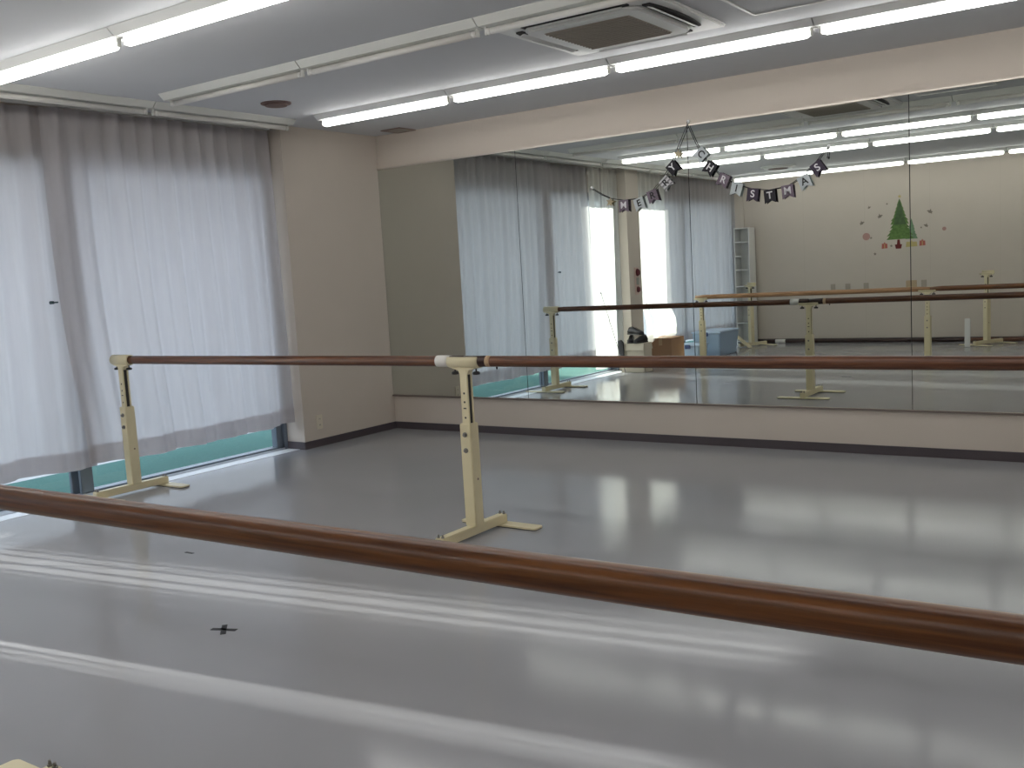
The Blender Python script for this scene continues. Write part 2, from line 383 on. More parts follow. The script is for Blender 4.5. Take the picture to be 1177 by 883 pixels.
def stand(loc, label, bz, r, rz=0, cup=False, group='barre stands', plates=(0, 0), by=0):
    """barre along local x, base beam along local y; loc = foot of the column"""
    e = empty('barre_stand', loc, rz); tag(e, label, 'barre stand', group)
    ct = .59*bz/.907
    mk('base_beam', box(B(), -.025, .025, -.30+by, .255+by, .013, .060, .004), m_cream, e)
    for k, yy in enumerate((-.272+by, .229+by)):
        bm = B()
        pts = []
        for sx, sy, a0 in ((1, 1, 0), (-1, 1, PI/2), (-1, -1, PI), (1, -1, 3*PI/2)):
            for i in range(5):
                a = a0+i*PI/8; pts.append((sx*.225+.02*math.cos(a), sy*.020+.02*math.sin(a)))
        prism(bm, pts, .004, .013, axis='z'); prism(bm, [(a*.985, b*.97) for a, b in pts], 0, .004, mi=1, axis='z')
        o = mk('foot_plate', bm, [m_cream, m_black], e); o.location = (0, yy, 0)
        if plates[k]:
            o.rotation_euler = (0, plates[k], 0); o.location = (0, yy, .24*abs(math.sin(plates[k]))+.002)
    for yy in (-.285+by, .240+by):
        for xx in (-.013, .013):
            b = B(); cyl(b, (xx, yy, .058), (xx, yy, .066), .008, seg=6); cyl(b, (xx, yy, .064), (xx, yy, .078), .005, .004, seg=10)
            mk('bolt', b, m_bolt, e)
    mk('lower_column', box(B(), -.034, .034, -.036, .036, .058, ct, .004), m_cream, e)
    up_ = B(); box(up_, -.0225, .0225, -.024, -.012, ct-.02, bz-r-.012, .002); box(up_, -.0225, .0225, .012, .024, ct-.02, bz-r-.012, .002)
    mk('upper_post', up_, m_cream, e)
    mk('post_channel', box(B(), -.017, .017, -.013, .013, ct-.02, bz-r-.012), m_dark, e)
    for sgn in (-1, 1):
        for z in (bz-.162, bz-.207, bz-.287):
            h = B(); cyl(h, (0, sgn*.0238, z), (0, sgn*.0246, z), .0055, seg=14); mk('adjusting_hole', h, m_black, e)
        mk('adjusting_slot', box(B(), -.009, .009, sgn*.0242-.0004, sgn*.0242+.0004, bz-.242, bz-.236), m_black, e)
    for z in (ct-.056, ct-.137):
        b = B(); cyl(b, (0, -.036, z), (0, -.041, z), .013, seg=18); cyl(b, (0, -.041, z), (0, -.050, z), .008, seg=6)
        mk('clamp_bolt', b, m_bolt, e)
        b = B(); cyl(b, (0, .036, z), (0, .040, z), .009, seg=6); mk('clamp_nut', b, m_bolt, e)
    b = B(); cyl(b, (.0335, .004, .30), (.0345, .004, .30), .006, seg=12); mk('plug', b, m_brown, e)
    hd = B(); saddle(hd, r+.0012, -.095, .095, (PI-.75 if not cup else -.0), (2*PI-.35 if not cup else 2*PI-.001), .006)
    mk('cradle', hd, m_cream, e).location = (0, 0, bz)
    if cup:
        cc = B(); cyl(cc, (-.101, 0, bz), (-.093, 0, bz), r*.93, r+.0072, seg=28); mk('end_cap', cc, m_cream, e)
    nk = B(); prism(nk, [(-.024, bz-r-.040), (.024, bz-r-.040), (.034, bz-r-.018), (.075, bz-r-.0085), (.075, bz-r-.003), (-.075, bz-r-.003), (-.075, bz-r-.0085), (-.034, bz-r-.018)], -.020, .020)
    bmesh.ops.bevel(nk, geom=nk.edges[:], offset=.002, segments=1, affect='EDGES')
    mk('neck', nk, m_cream, e)
    for x in (-.066, .068):
        k = B(); knob(k, x, 0, bz-r-.006); mk('thumb_screw', k, m_black, e)
    return e
Y2, Y1 = -2.722, -5.512
R2, R1 = .0275, .0288
stand((.022, Y2, 0), 'cream barre stand in front of the wide curtain, holding the left rail end', BZ2, R2, cup=True)
stand((2.925, Y2, 0), 'cream barre stand at the rail joint, in the middle of the photo', BZ2, R2)
stand((5.86, Y2, 0), 'cream stand at the right end of the farther rails, out of the photo', BZ2, R2)
stand((.595, Y1, 0), 'cream stand under the left end of the tan rail, seen in the mirror', BZ1, R1)
stand((3.405, Y1, 0), 'cream stand joining the nearer rails, seen in the mirror beside the third seam', BZ1, R1, by=-.045)
stand((6.34, Y1+.055, 0), 'cream stand at the right end of the nearest rail, out of the photo', BZ1, R1)
stand((.30, -8.02, 0), 'empty cream stand by the shelf rack at the back wall, one foot tilted up', .96, R2, rz=.45, plates=(0, .5))
stand((3.62, -8.10, 0), 'empty cream stand at the back wall right of the tree sticker', .985, R2, rz=.50)
b = B(); box(b, -.035, .035, -.012, .012, 0, .385, .006, rot=((0, 0, 0), Matrix.Rotation(.05, 3, 'X'))); box(b, -.022, .022, .012, .016, .30, .36, .002, rot=((0, 0, 0), Matrix.Rotation(.05, 3, 'X')))
o = mk('upright_board', b, m_white); o.location = (3.44, -7.72, 0); tag(o, 'narrow white board standing upright at the foot of the empty back wall stand', 'board')

# rails
def rail(x0, x1, y, z, r, m, label, dy=0, dz=0):
    L = x1-x0; bm = B(); seg = 40; n = 24; rows = []
    for i in range(n+1):
        x = L*i/n; e = .006 if i in (0, n) else 0
        rows.append([bm.verts.new((x, (r-e)*math.cos(2*PI*k/seg), (r-e)*math.sin(2*PI*k/seg))) for k in range(seg)])
    for a, b in zip(rows, rows[1:]):
        for k in range(seg): f = bm.faces.new((a[k], b[k], b[(k+1)%seg], a[(k+1)%seg])); f.smooth = True
    bm.faces.new(rows[0]); bm.faces.new(rows[-1][::-1]); bmesh.ops.recalc_face_normals(bm, faces=bm.faces[:])
    o = mk('barre_rail', bm, m); o.location = (x0, y, z); o.rotation_euler = (0, -math.atan2(dz, L), math.atan2(dy, L))
    return tag(o, label, 'barre rail', 'wooden barre rails')
ra = rail(.06, 2.925, Y2, BZ2, R2, w_red, 'reddish wooden rail from the curtain stand to the middle stand')
t = B(); cyl(t, (2.69, 0, 0), (2.775, 0, 0), R2+.0025, seg=32); mk('tape_sleeve', t, m_tape, ra)
rb = rail(2.927, 5.86, Y2, BZ2, R2, w_red, 'reddish wooden rail running right from the middle stand, across the mirror')
t = B(); cyl(t, (.0, 0, 0), (.14, 0, 0), R2+.0008, seg=32); mk('joint_sleeve', t, w_dark, rb)
t = B(); cyl(t, (.138, 0, 0), (.165, 0, 0), R2+.0012, R2+.0003, seg=32); mk('joint_band', t, mat('worn wood band', (.50, .34, .20), .6), rb)
t = B(); cyl(t, (.195, 0, -R2+.004), (.195, 0, -R2-.012), .006, .004, seg=10); mk('peg', t, m_black, rb)
t = B(); cyl(t, (-.17, 0, 0), (.0, 0, 0), R2+.0006, seg=32)
for v in t.verts: v.co.x += 2.925-.06
mk('joint_sleeve', t, w_dark, ra)
rc = rail(.515, 3.435, Y1, BZ1, R1, w_tan, 'tan wooden rail of the nearer barre, left section, seen in the mirror')
rd = rail(3.437, 6.38, Y1, BZ1, R1, w_front, 'thick red-brown wooden rail crossing the foreground', dy=.06)
re = rail(.28, 3.25, LB+.055, .0275, R2, w_dark, 'dark wooden rail lying on the floor along the back wall')
t = B(); cyl(t, (.20, 0, 0), (.36, 0, 0), R2+.002, seg=24); mk('tape_sleeve', t, m_tape, re)
rf = rail(3.27, 6.2, LB+.055, .0275, R2, w_red, 'reddish rail lying on the floor, right of the back wall stand')

# ================================================================ CEILING LIGHTS
T = 1.2538
ord_ = ['first', 'second', 'third', 'fourth', 'fifth', 'sixth', 'seventh']
def light(x, y, lit, label, group, rz=0):
    """batten from local x=0 to 1.25 hung under the ceiling"""
    e = empty('ceiling_light', (x, y, H), rz); tag(e, label, 'ceiling light', group)
    hb = B(); L = 1.249; x0 = .002
    prof = [(-.078, 0), (.078, 0), (.078, -.004), (.043, -.038), (-.043, -.038), (-.078, -.004)]
    prism(hb, prof, x0, L, axis='x'); mk('reflector', hb, m_white if lit else m_whitec, e)
    r = .022 if lit else .0165; zc = -.060 if not lit else -.065
    for xx in (.018, L-.030):
        s = B(); box(s, xx, xx+.012, -.012, .012, -.078, -.034, .003); mk('socket', s, m_whitec, e)
    t = B(); cyl(t, (.055, 0, zc), (L-.055, 0, zc), r, seg=16)
    if lit:
        cyl(t, (.030, 0, zc), (.055, 0, zc), r*.55, r, seg=16); cyl(t, (L-.055, 0, zc), (L-.030, 0, zc), r, r*.55, seg=16)
    else:
        cyl(t, (.030, 0, zc), (.055, 0, zc), r, seg=16); cyl(t, (L-.055, 0, zc), (L-.030, 0, zc), r, seg=16)
    mk('tube', t, m_lit if lit else m_tubeoff, e)
    return e
rows = [(.496, -1.158, 1, 6, 'row nearest the mirror'), (.500, -2.516, 0, 6, 'unlit row by the air conditioner'), (.463, -3.678, 1, 6, 'third row from the mirror'),
        (.434, -4.962, 1, 6, 'fourth row from the mirror'), (.140, -7.87, 1, 6, 'row nearest the back wall')]
protos = {}
for x0, y, lit, n, nm in rows:
    for k in range(n):
        lab = '%s fluorescent batten, %s from the window in the %s' % ('lit' if lit else 'unlit', ord_[k], nm.replace('unlit row', 'row').replace('lit row', 'row'))
        grp = 'fluorescent battens, '+nm
        if lit in protos:
            o = copy_tree(protos[lit]); o.location = (x0+k*T, y, H); o['label'] = lab; o['group'] = grp
        else: protos[lit] = light(x0+k*T, y, lit, lab, grp)
for k in range(5):
    o = copy_tree(protos[0]); o.location = (.20, -1.20-k*T, H); o.rotation_euler = (0, 0, -PI/2)
    o['label'] = 'unlit fluorescent batten over the curtains, %s from the mirror wall' % ord_[k]; o['group'] = 'fluorescent battens along the curtains'

# air conditioner
ax, ay = 3.42, -1.955
ac = empty('air_conditioner', (ax, ay, H)); tag(ac, 'square white cassette air conditioner in the ceiling above the first lit row', 'air conditioner')
b = B(); box(b, -.46, .46, -.46, .46, -.022, 0, .008); mk('panel', b, m_white, ac)
b = B()
def rrect(h, r, n=6):
    return [(sx*(h-r)+r*math.cos(a0+i*PI/2/n), sy*(h-r)+r*math.sin(a0+i*PI/2/n)) for sx, sy, a0 in ((1, 1, 0), (-1, 1, PI/2), (-1, -1, PI), (1, -1, 3*PI/2)) for i in range(n+1)]
prism(b, rrect(.335, .07), -.045, -.02, axis='z'); bmesh.ops.bevel(b, geom=[e for e in b.edges if abs(e.verts[0].co.z+.045) < 1e-5 and abs(e.verts[1].co.z+.045) < 1e-5], offset=.012, segments=2, affect='EDGES')
mk('inner_ring', b, m_white, ac)
b = B(); box(b, -.245, .245, -.245, .245, -.048, -.044)
for i in range(16):
    y = -.235+i*.0313; box(b, -.24, .24, y-.004, y+.004, -.054, -.047)
mk('intake_grille', b, m_grille, ac)
for i in range(4):
    rz = i*PI/2
    b = B(); pts = []
    for k in range(13): a = -1+2*k/12; pts.append((a*.30, -.385-.028*(1-a*a)))
    for k in range(12, -1, -1): a = -1+2*k/12; pts.append((a*.30, -.345))
    prism(b, pts, -.030, -.021, axis='z', mi=0)
    l = mk('air_outlet', b, m_dark, ac); l.rotation_euler = (0, 0, rz)
    b = B(); box(b, -.27, .27, -.385, -.352, -.036, -.031, .002, rot=((0, -.368, -.033), Matrix.Rotation(math.radians(22), 3, 'X')))
    f = mk('louvre', b, m_white, ac); f.rotation_euler = (0, 0, rz)
# hatch
hx = empty('ceiling_hatch', (4.05, -1.55, H)); tag(hx, 'white square access hatch in the ceiling right of the air conditioner', 'ceiling hatch')
b = B()
for q in ((0, .6, -.02, 0), (0, .6, -.6, -.58), (0, .02, -.58, -.02), (.58, .6, -.58, -.02)): box(b, q[0], q[1], q[2], q[3], -.010, 0, .002)
mk('hatch_frame', b, m_white, hx); mk('hatch_lid', box(B(), .022, .578, -.578, -.022, -.005, 0), m_ceil, hx)
# smoke disc, grille, round vent
b = B(); cyl(b, (0, 0, 0), (0, 0, -.008), 0.105, .103, seg=40, mi=0); cyl(b, (0, 0, -.008), (0, 0, -.022), .086, .074, seg=40, mi=0)
o = mk('ceiling_disc', b, m_brown); o.location = (.70, -1.785, H); tag(o, 'round brown disc on the ceiling above the wide curtain', 'ceiling disc')
cv = empty('ceiling_grille', (.365, -.115, H)); tag(cv, 'small square brown air grille in the ceiling by the corner', 'air grille')
b = B()
for q in ((-.105, .105, -.11, -.095), (-.105, .105, .095, .11), (-.105, -.09, -.095, .095), (.09, .105, -.095, .095)): box(b, *q, -.008, 0, .002)
mk('frame', b, m_brown, cv)
b = B(); box(b, -.09, .09, -.095, .095, -.003, 0)
for i in range(9): box(b, -.09, .09, -.086+i*.0205, -.078+i*.0205, -.007, -.002)
mk('slats', b, m_grille, cv)
rv = empty('round_ceiling_vent', (1.17, -6.95, H)); tag(rv, 'round ceiling vent with a dark centre, seen in the mirror under the middle row', 'ceiling vent')
b = B(); cyl(b, (0, 0, 0), (0, 0, -.015), .24, .235, seg=48); cyl(b, (0, 0, -.015), (0, 0, -.035), .20, .17, seg=48); mk('ring', b, m_white, rv)
b = B(); cyl(b, (0, 0, -.034), (0, 0, -.040), .14, .13, seg=40); mk('centre', b, m_brown, rv)

# ================================================================ WALL BITS
def outlet(loc, ry, label, wd=.07, ht=.12, kind='socket', m=m_outlet):
    e = empty('wall_'+kind, loc, ry); tag(e, label, 'wall '+kind, 'wall sockets and switches')
    mk('cover_plate', box(B(), 0, .008, -wd/2, wd/2, -ht/2, ht/2, .003), m, e)
    b = B()
    if kind == 'socket':
        for dz in (-.025, .025):
            box(b, .0078, .0095, -.014, .014, dz-.014, dz+.014, .001); box(b, .0093, .0097, -.007, -.004, dz-.006, dz+.006, mi=1); box(b, .0093, .0097, .004, .007, dz-.006, dz+.006, mi=1)
    else:
        for dz in (-.022, .022): box(b, .0078, .012, -wd*.28, wd*.28, dz-.018, dz+.018, .002)
    mk('insert', b, [m, m_dark], e)
outlet((0, -.945, .205), 0, 'ivory wall socket low on the corner wall left of the mirror')
m_sw = mat('grey plastic plate', (.40, .36, .30), .5)
for x, wd, n in ((1.385, .07, 'leftmost'), (1.608, .075, 'second'), (1.879, .075, 'third')):
    outlet((x, LB, .83), PI/2, 'grey wall plate above the tan rail, %s of three left of the tree' % n, wd, .12, 'switch', m_sw)
outlet((2.526, LB, .835), PI/2, 'wide tan wall plate below the tree sticker on the back wall', .15, .13, 'switch', mat('tan plate', (.50, .38, .24), .6))
outlet((2.70, LB, .84), PI/2, 'narrow grey wall plate right of the wide tan plate', .075, .12, 'switch', m_sw)

# ================================================================ TREE STICKERS (on the back wall, face +y)
SY = LB+.0008
def flat(name, label, polys, cat, group=None, y=SY):
    """polys: list of (outline [(x,z)..], material, part name)"""
    first = None; root = None
    if len(polys) == 1:
        o = mk(name, prism(B(), polys[0][0], LB, y), polys[0][1]); return tag(o, label, cat, group)
    root = empty(name, (0, 0, 0)); tag(root, label, cat, group)
    for i, (pts, m, pn) in enumerate(polys): mk(pn, prism(B(), pts, LB, y+.0004*i), m, root)
    return root
mg1 = mat('green print', (.11, .20, .055), .8, noise=.6, nscale=30); mg2 = mat('dark green print', (.075, .13, .055), .8, noise=.5, nscale=25); mg3 = mat('blue green print', (.17, .27, .16), .8, noise=.4, nscale=25)
mred = mat('maroon print', (.16, .02, .02), .8); mpink = mat('dusty pink print', (.42, .25, .22), .8); mred2 = mat('red print', (.45, .13, .10), .8); mgold = mat('gold print', (.50, .42, .18), .8); mgr = mat('grey brown print', (.22, .19, .16), .8)
def treeout(cx, z0, z1, hw, tiers, seed):
    rnd = random.Random(seed); Lp = []; n = tiers
    for i in range(n):
        a = i/n; b_ = (i+1)/n
        wo = hw*(b_**.95)*(1+rnd.uniform(-.10, .06)); wi = wo*rnd.uniform(.72, .84)
        z = z1-(z1-z0)*b_; Lp.append((wo, z+rnd.uniform(0, .012))); 
        if i < n-1: Lp.append((wi, z+.010))
    pts = [(cx, z1)]+[(cx+a, z) for a, z in Lp]
    rnd = random.Random(seed+5)
    pts += [(cx-a*(1+rnd.uniform(-.06, .05)), z+rnd.uniform(-.004, .004)) for a, z in reversed(Lp)]
    return pts
def disc(cx, cz, r, n=14, sx=1): return [(cx+sx*r*math.cos(2*PI*i/n), cz+r*math.sin(2*PI*i/n)) for i in range(n)]
def star(cx, cz, r, a0=0, k=5, q=.42): return [(cx+(r if i % 2 == 0 else r*q)*math.sin(a0+i*PI/k), cz+(r if i % 2 == 0 else r*q)*math.cos(a0+i*PI/k)) for i in range(2*k)]
flat('tree_sticker', 'green Christmas tree wall sticker with a maroon pot, on the back wall in the mirror',
     [(treeout(2.372, 1.505, 2.10, .205, 11, 2), mg1, 'foliage'), (treeout(2.372, 1.72, 2.085, .10, 6, 9), mg2, 'upper_foliage'),
      ([(2.337, 1.505), (2.369, 1.505), (2.378, 1.43), (2.328, 1.43)], mred, 'trunk'), ([(2.300, 1.435), (2.402, 1.435), (2.388, 1.372), (2.314, 1.372)], mred, 'pot'),
      (star(2.375, 2.128, .030), mgold, 'star')], 'wall sticker', 'tree stickers')
flat('tree_sticker', 'smaller pale green tree sticker tucked right of the big tree', [(treeout(2.535, 1.50, 1.80, .085, 7, 4), mg3, 'foliage')], 'wall sticker', 'tree stickers', y=SY-.0004)
def gift(cx, cz, s, m, label, sx=1.):
    flat('gift_sticker', label, [([(cx-s*sx, cz-s), (cx+s*sx, cz-s*.9), (cx+s*sx*.92, cz+s*.7), (cx-s*sx*.9, cz+s*.8)], m, 'box'),
                                 ([(cx-s*.12, cz-s*.9), (cx+s*.12, cz-s*.9), (cx+s*.12, cz+s*.75), (cx-s*.12, cz+s*.75)], mgold, 'ribbon'), (star(cx, cz+s*.9, s*.45, k=4), m, 'bow')], 'wall sticker', 'gift stickers')
gift(2.154, 1.425, .042, mred2, 'red gift sticker left of the maroon pot'); gift(2.683, 1.437, .042, mred2, 'red gift sticker farthest right below the trees'); gift(2.534, 1.430, .042, mgold, 'wide gold gift sticker right of the maroon pot', 1.9)
orn = [(1.893, 1.578, .055, 'b', 'large dusty pink bauble sticker left of the tree'), (1.942, 2.005, .025, 'p', 'faint bird sticker highest on the left of the tree'),
       (2.096, 1.865, .040, 'p', 'grey brown bird sticker between tree and high left'), (1.833, 1.784, .038, 'p', 'grey bird sticker farthest left, above the pink bauble'),
       (1.962, 1.554, .022, 's', 'small star sticker at the right of the pink bauble'), (2.015, 1.313, .026, 's', 'small sticker lowest of all, under the left gift'),
       (2.250, 1.418, .024, 's', 'tiny grey star sticker between left gift and pot'), (2.790, 1.878, .042, 'p', 'grey bird sticker highest on the right of the trees'),
       (2.735, 1.683, .034, 'p', 'grey brown bird sticker right of the small tree'), (2.669, 1.658, .018, 's', 'tiny star sticker touching the small tree on its right'),
       (2.981, 1.618, .028, 'b', 'small pink bauble sticker farthest right'), (2.197, 2.034, .018, 's', 'tiny star sticker left of the tree tip')]
for x, z, r, k, lab in orn:
    m = mpink if k == 'b' else mgr
    if k == 'b': flat('ornament_sticker', lab, [(disc(x, z, r), m, 'x')], 'wall sticker', 'ornament stickers')
    elif k == 's': flat('ornament_sticker', lab, [(star(x, z, r), m, 'x')], 'wall sticker', 'ornament stickers')
    else:
        s = 1 if x < 2.4 else -1
        flat('ornament_sticker', lab, [([(x+s*a*r, z+b_*r) for a, b_ in ((-1, -.1), (-.5, .1), (-.3, .9), (.1, .35), (.6, .5), (1, .2), (.6, .0), (.35, -.5), (-.2, -.6), (-.7, -.9), (-.6, -.4))], m, 'x')], 'wall sticker', 'ornament stickers')

# ================================================================ GARLANDS on the mirror
gL = [(2.166, 1.94), (2.254, 1.886), (2.319, 1.854), (2.434, 1.831), (2.561, 1.833), (2.67, 1.873), (2.757, 1.953), (2.831, 2.044), (2.89, 2.161), (2.971, 2.318)]
gR = [(2.971, 2.318), (3.032, 2.174), (3.1, 2.046), (3.207, 1.932), (3.314, 1.861), (3.432, 1.82), (3.555, 1.8), (3.683, 1.814), (3.785, 1.867), (3.875, 1.949), (3.957, 2.036)]
f_dk = mat('dark printed card', (.05, .035, .06), .7); f_bk = mat('black card', (.015, .013, .02), .7); f_lt = mat('pale card', (.52, .56, .58), .7); f_ptn = mat('purple patterned card', (.17, .13, .17), .7, noise=.7, nscale=90)
f_gld = mat('gold card', (.46, .38, .24), .6); f_ink = mat('black ink', (.01, .01, .012), .6); f_wh = mat('white ink', (.75, .74, .76), .6); f_str = mat('striped card', (.6, .6, .6), .7)
nt = f_str.node_tree; wv = nt.nodes.new('ShaderNodeTexWave'); wv.inputs['Scale'].default_value = 11; wv.bands_direction = 'Z'
tcn = nt.nodes.new('ShaderNodeTexCoord'); nt.links.new(tcn.outputs['Object'], wv.inputs['Vector'])
cr = nt.nodes.new('ShaderNodeValToRGB'); cr.color_ramp.interpolation = 'CONSTANT'; cr.color_ramp.elements[0].color = (.22, .21, .23, 1); cr.color_ramp.elements[1].position = .45; cr.color_ramp.elements[1].color = (.58, .58, .60, 1)
nt.links.new(wv.outputs['Color'], cr.inputs[0]); nt.links.new(cr.outputs[0], nt.nodes['Principled BSDF'].inputs['Base Color'])
GY = -.022
def garland(label, pts, flags):
    e = empty('bunting_garland', (pts[-1][0] if pts is gL else pts[0][0], GY, pts[0][1])); tag(e, label, 'bunting', 'letter garlands')
    off = Vector(e.location)
    b = B(); tube(b, [Vector((p[0], GY, p[1]))-off for p in pts], .0028, 8); mk('string', b, m_cord, e)
    for n, (x, z, ch, m, ink) in enumerate(flags):
        # tangent of the string nearest the flag
        best = min(range(len(pts)-1), key=lambda i: (Vector(pts[i])/2+Vector(pts[i+1])/2-Vector((x, z))).length)
        d = (Vector(pts[best+1])-Vector(pts[best])).normalized(); a = math.atan2(d.y, d.x)*.80
        if ch is None:
            o = mk('star', prism(B(), star(0, 0, .036, a0=.2), -.0015, .0015), m, e); o.location = Vector((x, GY-.004, z))-off; continue
        W, Hh = .040, .046
        o = mk('flag', prism(B(), [(-W, Hh), (W, Hh), (W, -Hh), (0, -Hh+.022), (-W, -Hh)], -.0012, .0012), m, e)
        o.location = Vector((x, GY-.005-.0012*(n % 2), z))-off; o.rotation_euler = (0, -a, 0)
        c = bpy.data.curves.new('letter', 'FONT'); c.body = ch; c.size = .068; c.extrude = .0006; c.offset = .0012; c.align_x = 'CENTER'; c.align_y = 'CENTER'; c.materials.append(ink)
        tmp = bpy.data.objects.new('tmp', c); C.objects.link(tmp); me = bpy.data.meshes.new_from_object(tmp.evaluated_get(bpy.context.evaluated_depsgraph_get())); bpy.data.objects.remove(tmp)
        l = bpy.data.objects.new('letter', me); C.objects.link(l); l.parent = o; l.location = (0, -.0022, .006); l.rotation_euler = (PI/2, 0, 0)
    return e
garland('MERRY letter garland with gold stars, left of the hook on the mirror', gL,
        [(2.323, 1.826, None, f_gld, None), (2.438, 1.786, 'M', f_ptn, f_wh), (2.568, 1.790, 'E', f_lt, f_ink), (2.680, 1.836, 'R', f_ptn, f_ink), (2.792, 1.920, 'R', f_str, f_ink), (2.851, 2.022, 'Y', f_bk, f_wh), (2.892, 2.117, None, f_gld, None)])
garland('CHRISTMAS letter garland, right of the hook on the mirror', gR,
        [(3.066, 2.092, 'C', f_lt, f_ink), (3.130, 1.989, 'H', f_bk, f_wh), (3.226, 1.896, 'R', f_ptn, f_wh), (3.323, 1.826, 'I', f_lt, f_ink), (3.439, 1.777, 'S', f_dk, f_wh), (3.562, 1.756, 'T', f_bk, f_wh), (3.686, 1.776, 'M', f_ptn, f_wh), (3.805, 1.828, 'A', f_lt, f_ink), (3.895, 1.910, 'S', f_dk, f_wh)])
def hook(x, z, label):
    e = empty('mirror_hook', (x, -.006, z)); tag(e, label, 'hook', 'garland hooks')
    b = B(); cyl(b, (0, 0, 0), (0, -.006, 0), .014, .010, seg=20); mk('suction_pad', b, mat('clear plastic', (.8, .82, .82), .2), e)
    b = B(); tube(b, [(0, -.006, 0), (0, -.018, 0), (0, -.019, -.010), (0, -.012, -.014)], .0025); mk('hook_arm', b, m_bolt, e)
hook(2.971, 2.335, 'dark hook at the mirror top where both garlands meet'); hook(3.962, 2.046, 'clear hook holding the right end of the CHRISTMAS garland'); hook(2.160, 1.946, 'clear hook holding the left end of the MERRY garland')
b = B(); tube(b, [(3.957, GY, 2.036), (3.962, GY, 2.00), (3.957, GY, 1.975)], .0028); cyl(b, (3.957, GY, 1.98), (3.957, GY, 1.965), .007, .003, seg=10)
tag(mk('loose_cord', b, m_cord), 'short cord end dangling under the right garland hook', 'cord')

# ================================================================ THINGS BY THE WINDOWS (seen in the mirror)
# shelf rack
sh = empty('shelf_rack', (.055, -8.50, 0)); tag(sh, 'tall narrow white shelf rack in the corner between curtain and back wall', 'shelf')
b = B(); wx, dy = .125, .13
box(b, -wx, -wx+.015, -dy, dy, 0, 1.84); box(b, wx-.015, wx, -dy, dy, 0, 1.84); box(b, -wx, wx, -dy, -dy+.008, 0, 1.84); mk('carcass', b, m_white, sh)
for z in (.04, .33, .62, .91, 1.17, 1.385, 1.61, 1.825):
    mk('shelf', box(B(), -wx+.015, wx-.015, -dy+.008, dy, z, z+.015, .001), m_white, sh)
sh.location = (.055, -8.475, 0)
# open carton with shoes
ct = empty('open_carton', (.115, -4.535, 0), 0); tag(ct, 'open pale cardboard carton with black shoes on top, by the middle pier', 'carton')
b = B(); X, Yv, Z = .165, .105, .37
for q in ((-X, X, -Yv, -Yv+.004), (-X, X, Yv-.004, Yv), (-X, -X+.004, -Yv, Yv), (X-.004, X, -Yv, Yv)): box(b, *q, 0, Z)
box(b, -X, X, -Yv, Yv, 0, .005); box(b, -X+.004, X-.004, -Yv+.004, Yv-.004, Z-.006, Z-.001); mk('body', b, m_kraft, ct)
for sgn in (-1, 1):
    f = mk('flap', box(B(), -X, X, 0, .09, -.002, .002), m_kraft, ct); f.location = (0, sgn*Yv, Z); f.rotation_euler = (-1.25 if sgn > 0 else 1.25+PI, 0, 0)
def shoe(loc, rz, label, rx=0):
    e = empty('black_shoe', loc, rz); tag(e, label, 'shoe', 'black shoes'); e.rotation_euler = (rx, 0, rz)
    bm = B(); secs = [(-.12, .028, .052), (-.10, .034, .085), (-.06, .036, .092), (-.02, .036, .080), (.02, .038, .062), (.06, .044, .048), (.10, .042, .040), (.13, .024, .028)]
    rows_ = []
    for x, wv_, h in secs:
        rows_.append([bm.verts.new((x, wv_*math.cos(a)*(1 if math.sin(a) < .2 else .85), .012+max(0, h*(.5+.5*math.sin(a)))) ) for a in [2*PI*i/14 for i in range(14)]])
    for a, b2 in zip(rows_, rows_[1:]):
        for i in range(14): bm.faces.new((a[i], a[(i+1)%14], b2[(i+1)%14], b2[i]))
    bm.faces.new(rows_[0][::-1]); bm.faces.new(rows_[-1]); bmesh.ops.recalc_face_normals(bm, faces=bm.faces[:])
    mk('upper', bm, m_shoe, e, smooth=True)
    b3 = B(); prism(b3, [(x, s*wv_*1.05) for s, it in ((1, secs), (-1, secs[::-1])) for x, wv_, h in it], 0, .016, axis='z'); mk('sole', b3, m_black, e)
    b4 = B()
    for k in range(4): box(b4, -.005+k*.022, .003+k*.022, -.024, .024, .083-k*.009, .089-k*.009, .001)
    mk('laces', b4, m_dark, e)
shoe((.045, -4.535, Z+.001), 1.2, 'black shoe at the left end of the open carton top'); shoe((.185, -4.535, Z+.001), 1.7, 'black shoe at the right end of the open carton top')
shoe((.115, -4.53, Z+.103), .3, 'black shoe lying across the other two on the carton', rx=0)
b = B(); X0 = -.048
prism(b, [(-.068, .41), (-.02, .42), (.015, .38), (.012, .16), (-.045, .15), (-.062, .25)], -4.405, -4.38); bmesh.ops.bevel(b, geom=b.edges[:], offset=.006, segments=2, affect='EDGES')
tag(mk('cloth_bag', b, m_shoe), 'flat black cloth bag hung down the left side of the carton', 'bag')
b = B(); cyl(b, (.02, -4.40, .0), (-.085, -4.05, 1.02), .006, .004, seg=10); cyl(b, (-.085, -4.05, 1.02), (-.087, -4.043, 1.04), .008, seg=10)
tag(mk('thin_pole', b, mat('grey metal rod', (.25, .24, .24), .4, metal=.5)), 'thin grey rod leaning behind the carton towards the sunlit curtain', 'rod')
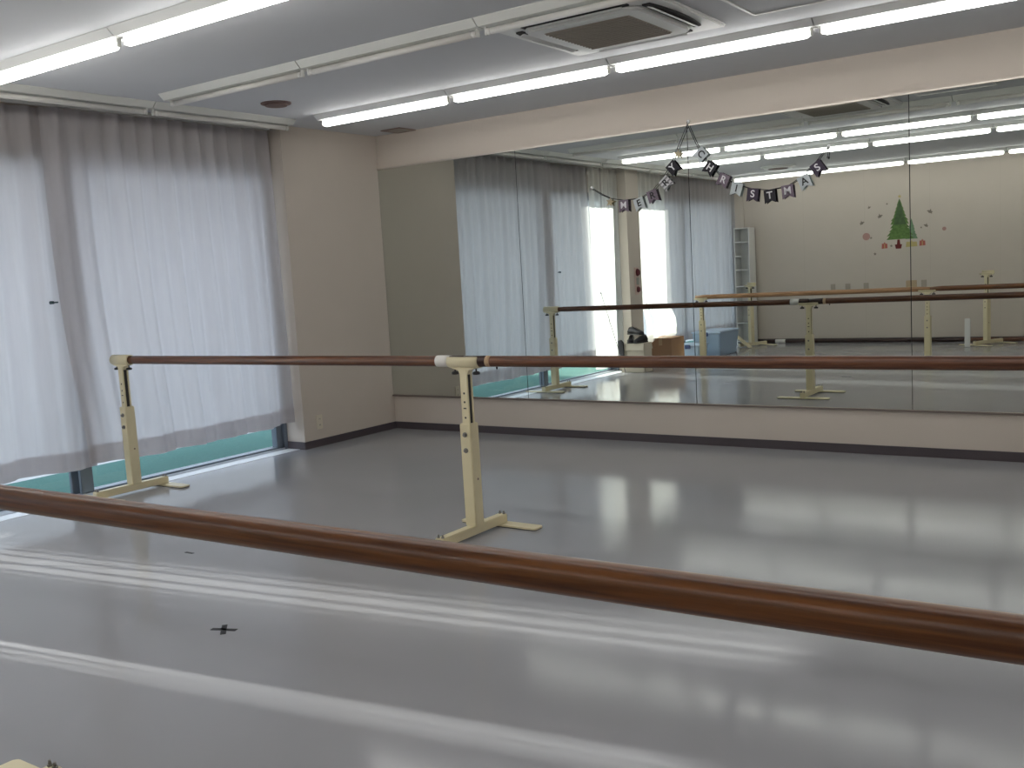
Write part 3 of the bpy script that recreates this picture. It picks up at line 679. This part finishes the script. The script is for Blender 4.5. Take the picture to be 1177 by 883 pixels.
# brown box
bx = empty('brown_box', (.165, -5.325, 0)); tag(bx, 'closed brown cardboard box right of the middle pier, under a curtain hem', 'cardboard box')
mk('body', box(B(), -.155, .155, -.20, .20, 0, .37, .004), m_card, bx)
b = B(); box(b, -.157, .157, -.203, -.002, .371, .375); box(b, -.157, .157, .002, .203, .371, .375); mk('lid_flap', b, m_card, bx)
mk('tape_strip', box(box(B(), -.025, .025, -.2035, .2035, .3755, .3765), -.025, .025, .2005, .2015, .28, .375), mat('packing tape', (.45, .32, .2), .3), bx)
def bin_(loc, sx, sy, h, label):
    e = empty('storage_bin', loc); tag(e, label, 'storage bin', 'blue storage bins')
    b = B(); w0, w1 = .86, 1.
    lo = [b.verts.new((x*sx*w0, y*sy*w0, 0)) for x, y in ((-1, -1), (1, -1), (1, 1), (-1, 1))]; hi = [b.verts.new((x*sx, y*sy, h)) for x, y in ((-1, -1), (1, -1), (1, 1), (-1, 1))]
    b.faces.new(lo[::-1])
    for i in range(4): b.faces.new((lo[i], lo[(i+1) % 4], hi[(i+1) % 4], hi[i]))
    b.faces.new(hi); bmesh.ops.bevel(b, geom=b.edges[:], offset=.012, segments=2, affect='EDGES'); mk('tub', b, m_bin, e)
    mk('lid', box(box(B(), -sx-.012, sx+.012, -sy-.012, sy+.012, h, h+.02, .006), -sx+.03, sx-.03, -sy+.03, sy-.03, h+.019, h+.028, .003), mat('pale blue lid', (.55, .68, .85), .35), e)
    for s in (-1, 1): mk('latch', box(B(), -.04, .04, s*(sy+.012)-.006, s*(sy+.012)+.006, h-.04, h+.015, .003), mat('dark blue latch', (.05, .08, .2), .4), e)
bin_((.20, -6.05, 0), .17, .15, .20, 'low blue bin beside the brown box'); bin_((.24, -6.78, 0), .21, .36, .33, 'large blue bin under the shaded curtain, behind the left stand')
# black bag by the rack
b = B(); bmesh.ops.create_icosphere(b, subdivisions=3, radius=1)
for v in b.verts:
    n = v.co.copy(); k = 1+.12*math.sin(5*n.x+2)*math.cos(4*n.y)+.06*math.sin(9*n.z)
    v.co = Vector((n.x*.11*k, n.y*.15*k, max(0, .13+n.z*.14*k)))
bg_ = mk('black_bag', b, m_shoe, smooth=True); bg_.location = (.17, -7.45, 0); tag(bg_, 'slumped black bag on the floor beside the shelf rack', 'bag')
hb = B(); tube(hb, [Vector((.0, -.07+.14*i/8, .24+.07*math.sin(PI*i/8))) for i in range(9)], .006); mk('handle', hb, m_shoe, bg_)
# hanging on the middle pier
wh = empty('wall_hanging', (0, -4.845, 1.15)); tag(wh, 'narrow wall hanging with two dark red rounds on the middle pier', 'wall hanging')
mk('backing', box(B(), 0, .006, -.055, .06, -.18, .17, .002), mat('pale pink card', (.62, .45, .40), .8), wh)
for z, r in ((.105, .050), (-.115, .040)):
    b = B(); cyl(b, (.006, -.02, z), (.030, -.02, z), r, r*.7, seg=24); mk('round', b, mat('dark red felt', (.12, .015, .025), .8), wh)
mk('text_plate', box(B(), .006, .009, -.05, .02, -.055, .04, .001), mat('grey card', (.35, .35, .32), .7), wh)

# ================================================================ FLOOR TAPE
b = B()
for a in (.35, -.75):
    mtx = Matrix.Rotation(a, 3, 'Z'); box(b, -.055, .055, -.011, .011, .0, .0012, rot=((0, 0, 0), mtx))
o = mk('tape_mark', b, mat('black tape', (.02, .02, .025), .6)); o.location = (2.824, -4.262, 0); tag(o, 'black tape cross on the grey floor in front of the nearest rail', 'tape mark')
b = B(); box(b, -.03, .03, -.008, .008, 0, .0012); o = mk('tape_mark', b, MATS['black tape']); o.location = (1.72, -3.58, 0); tag(o, 'tiny dark tape scrap on the floor just below the foreground rail', 'tape mark')
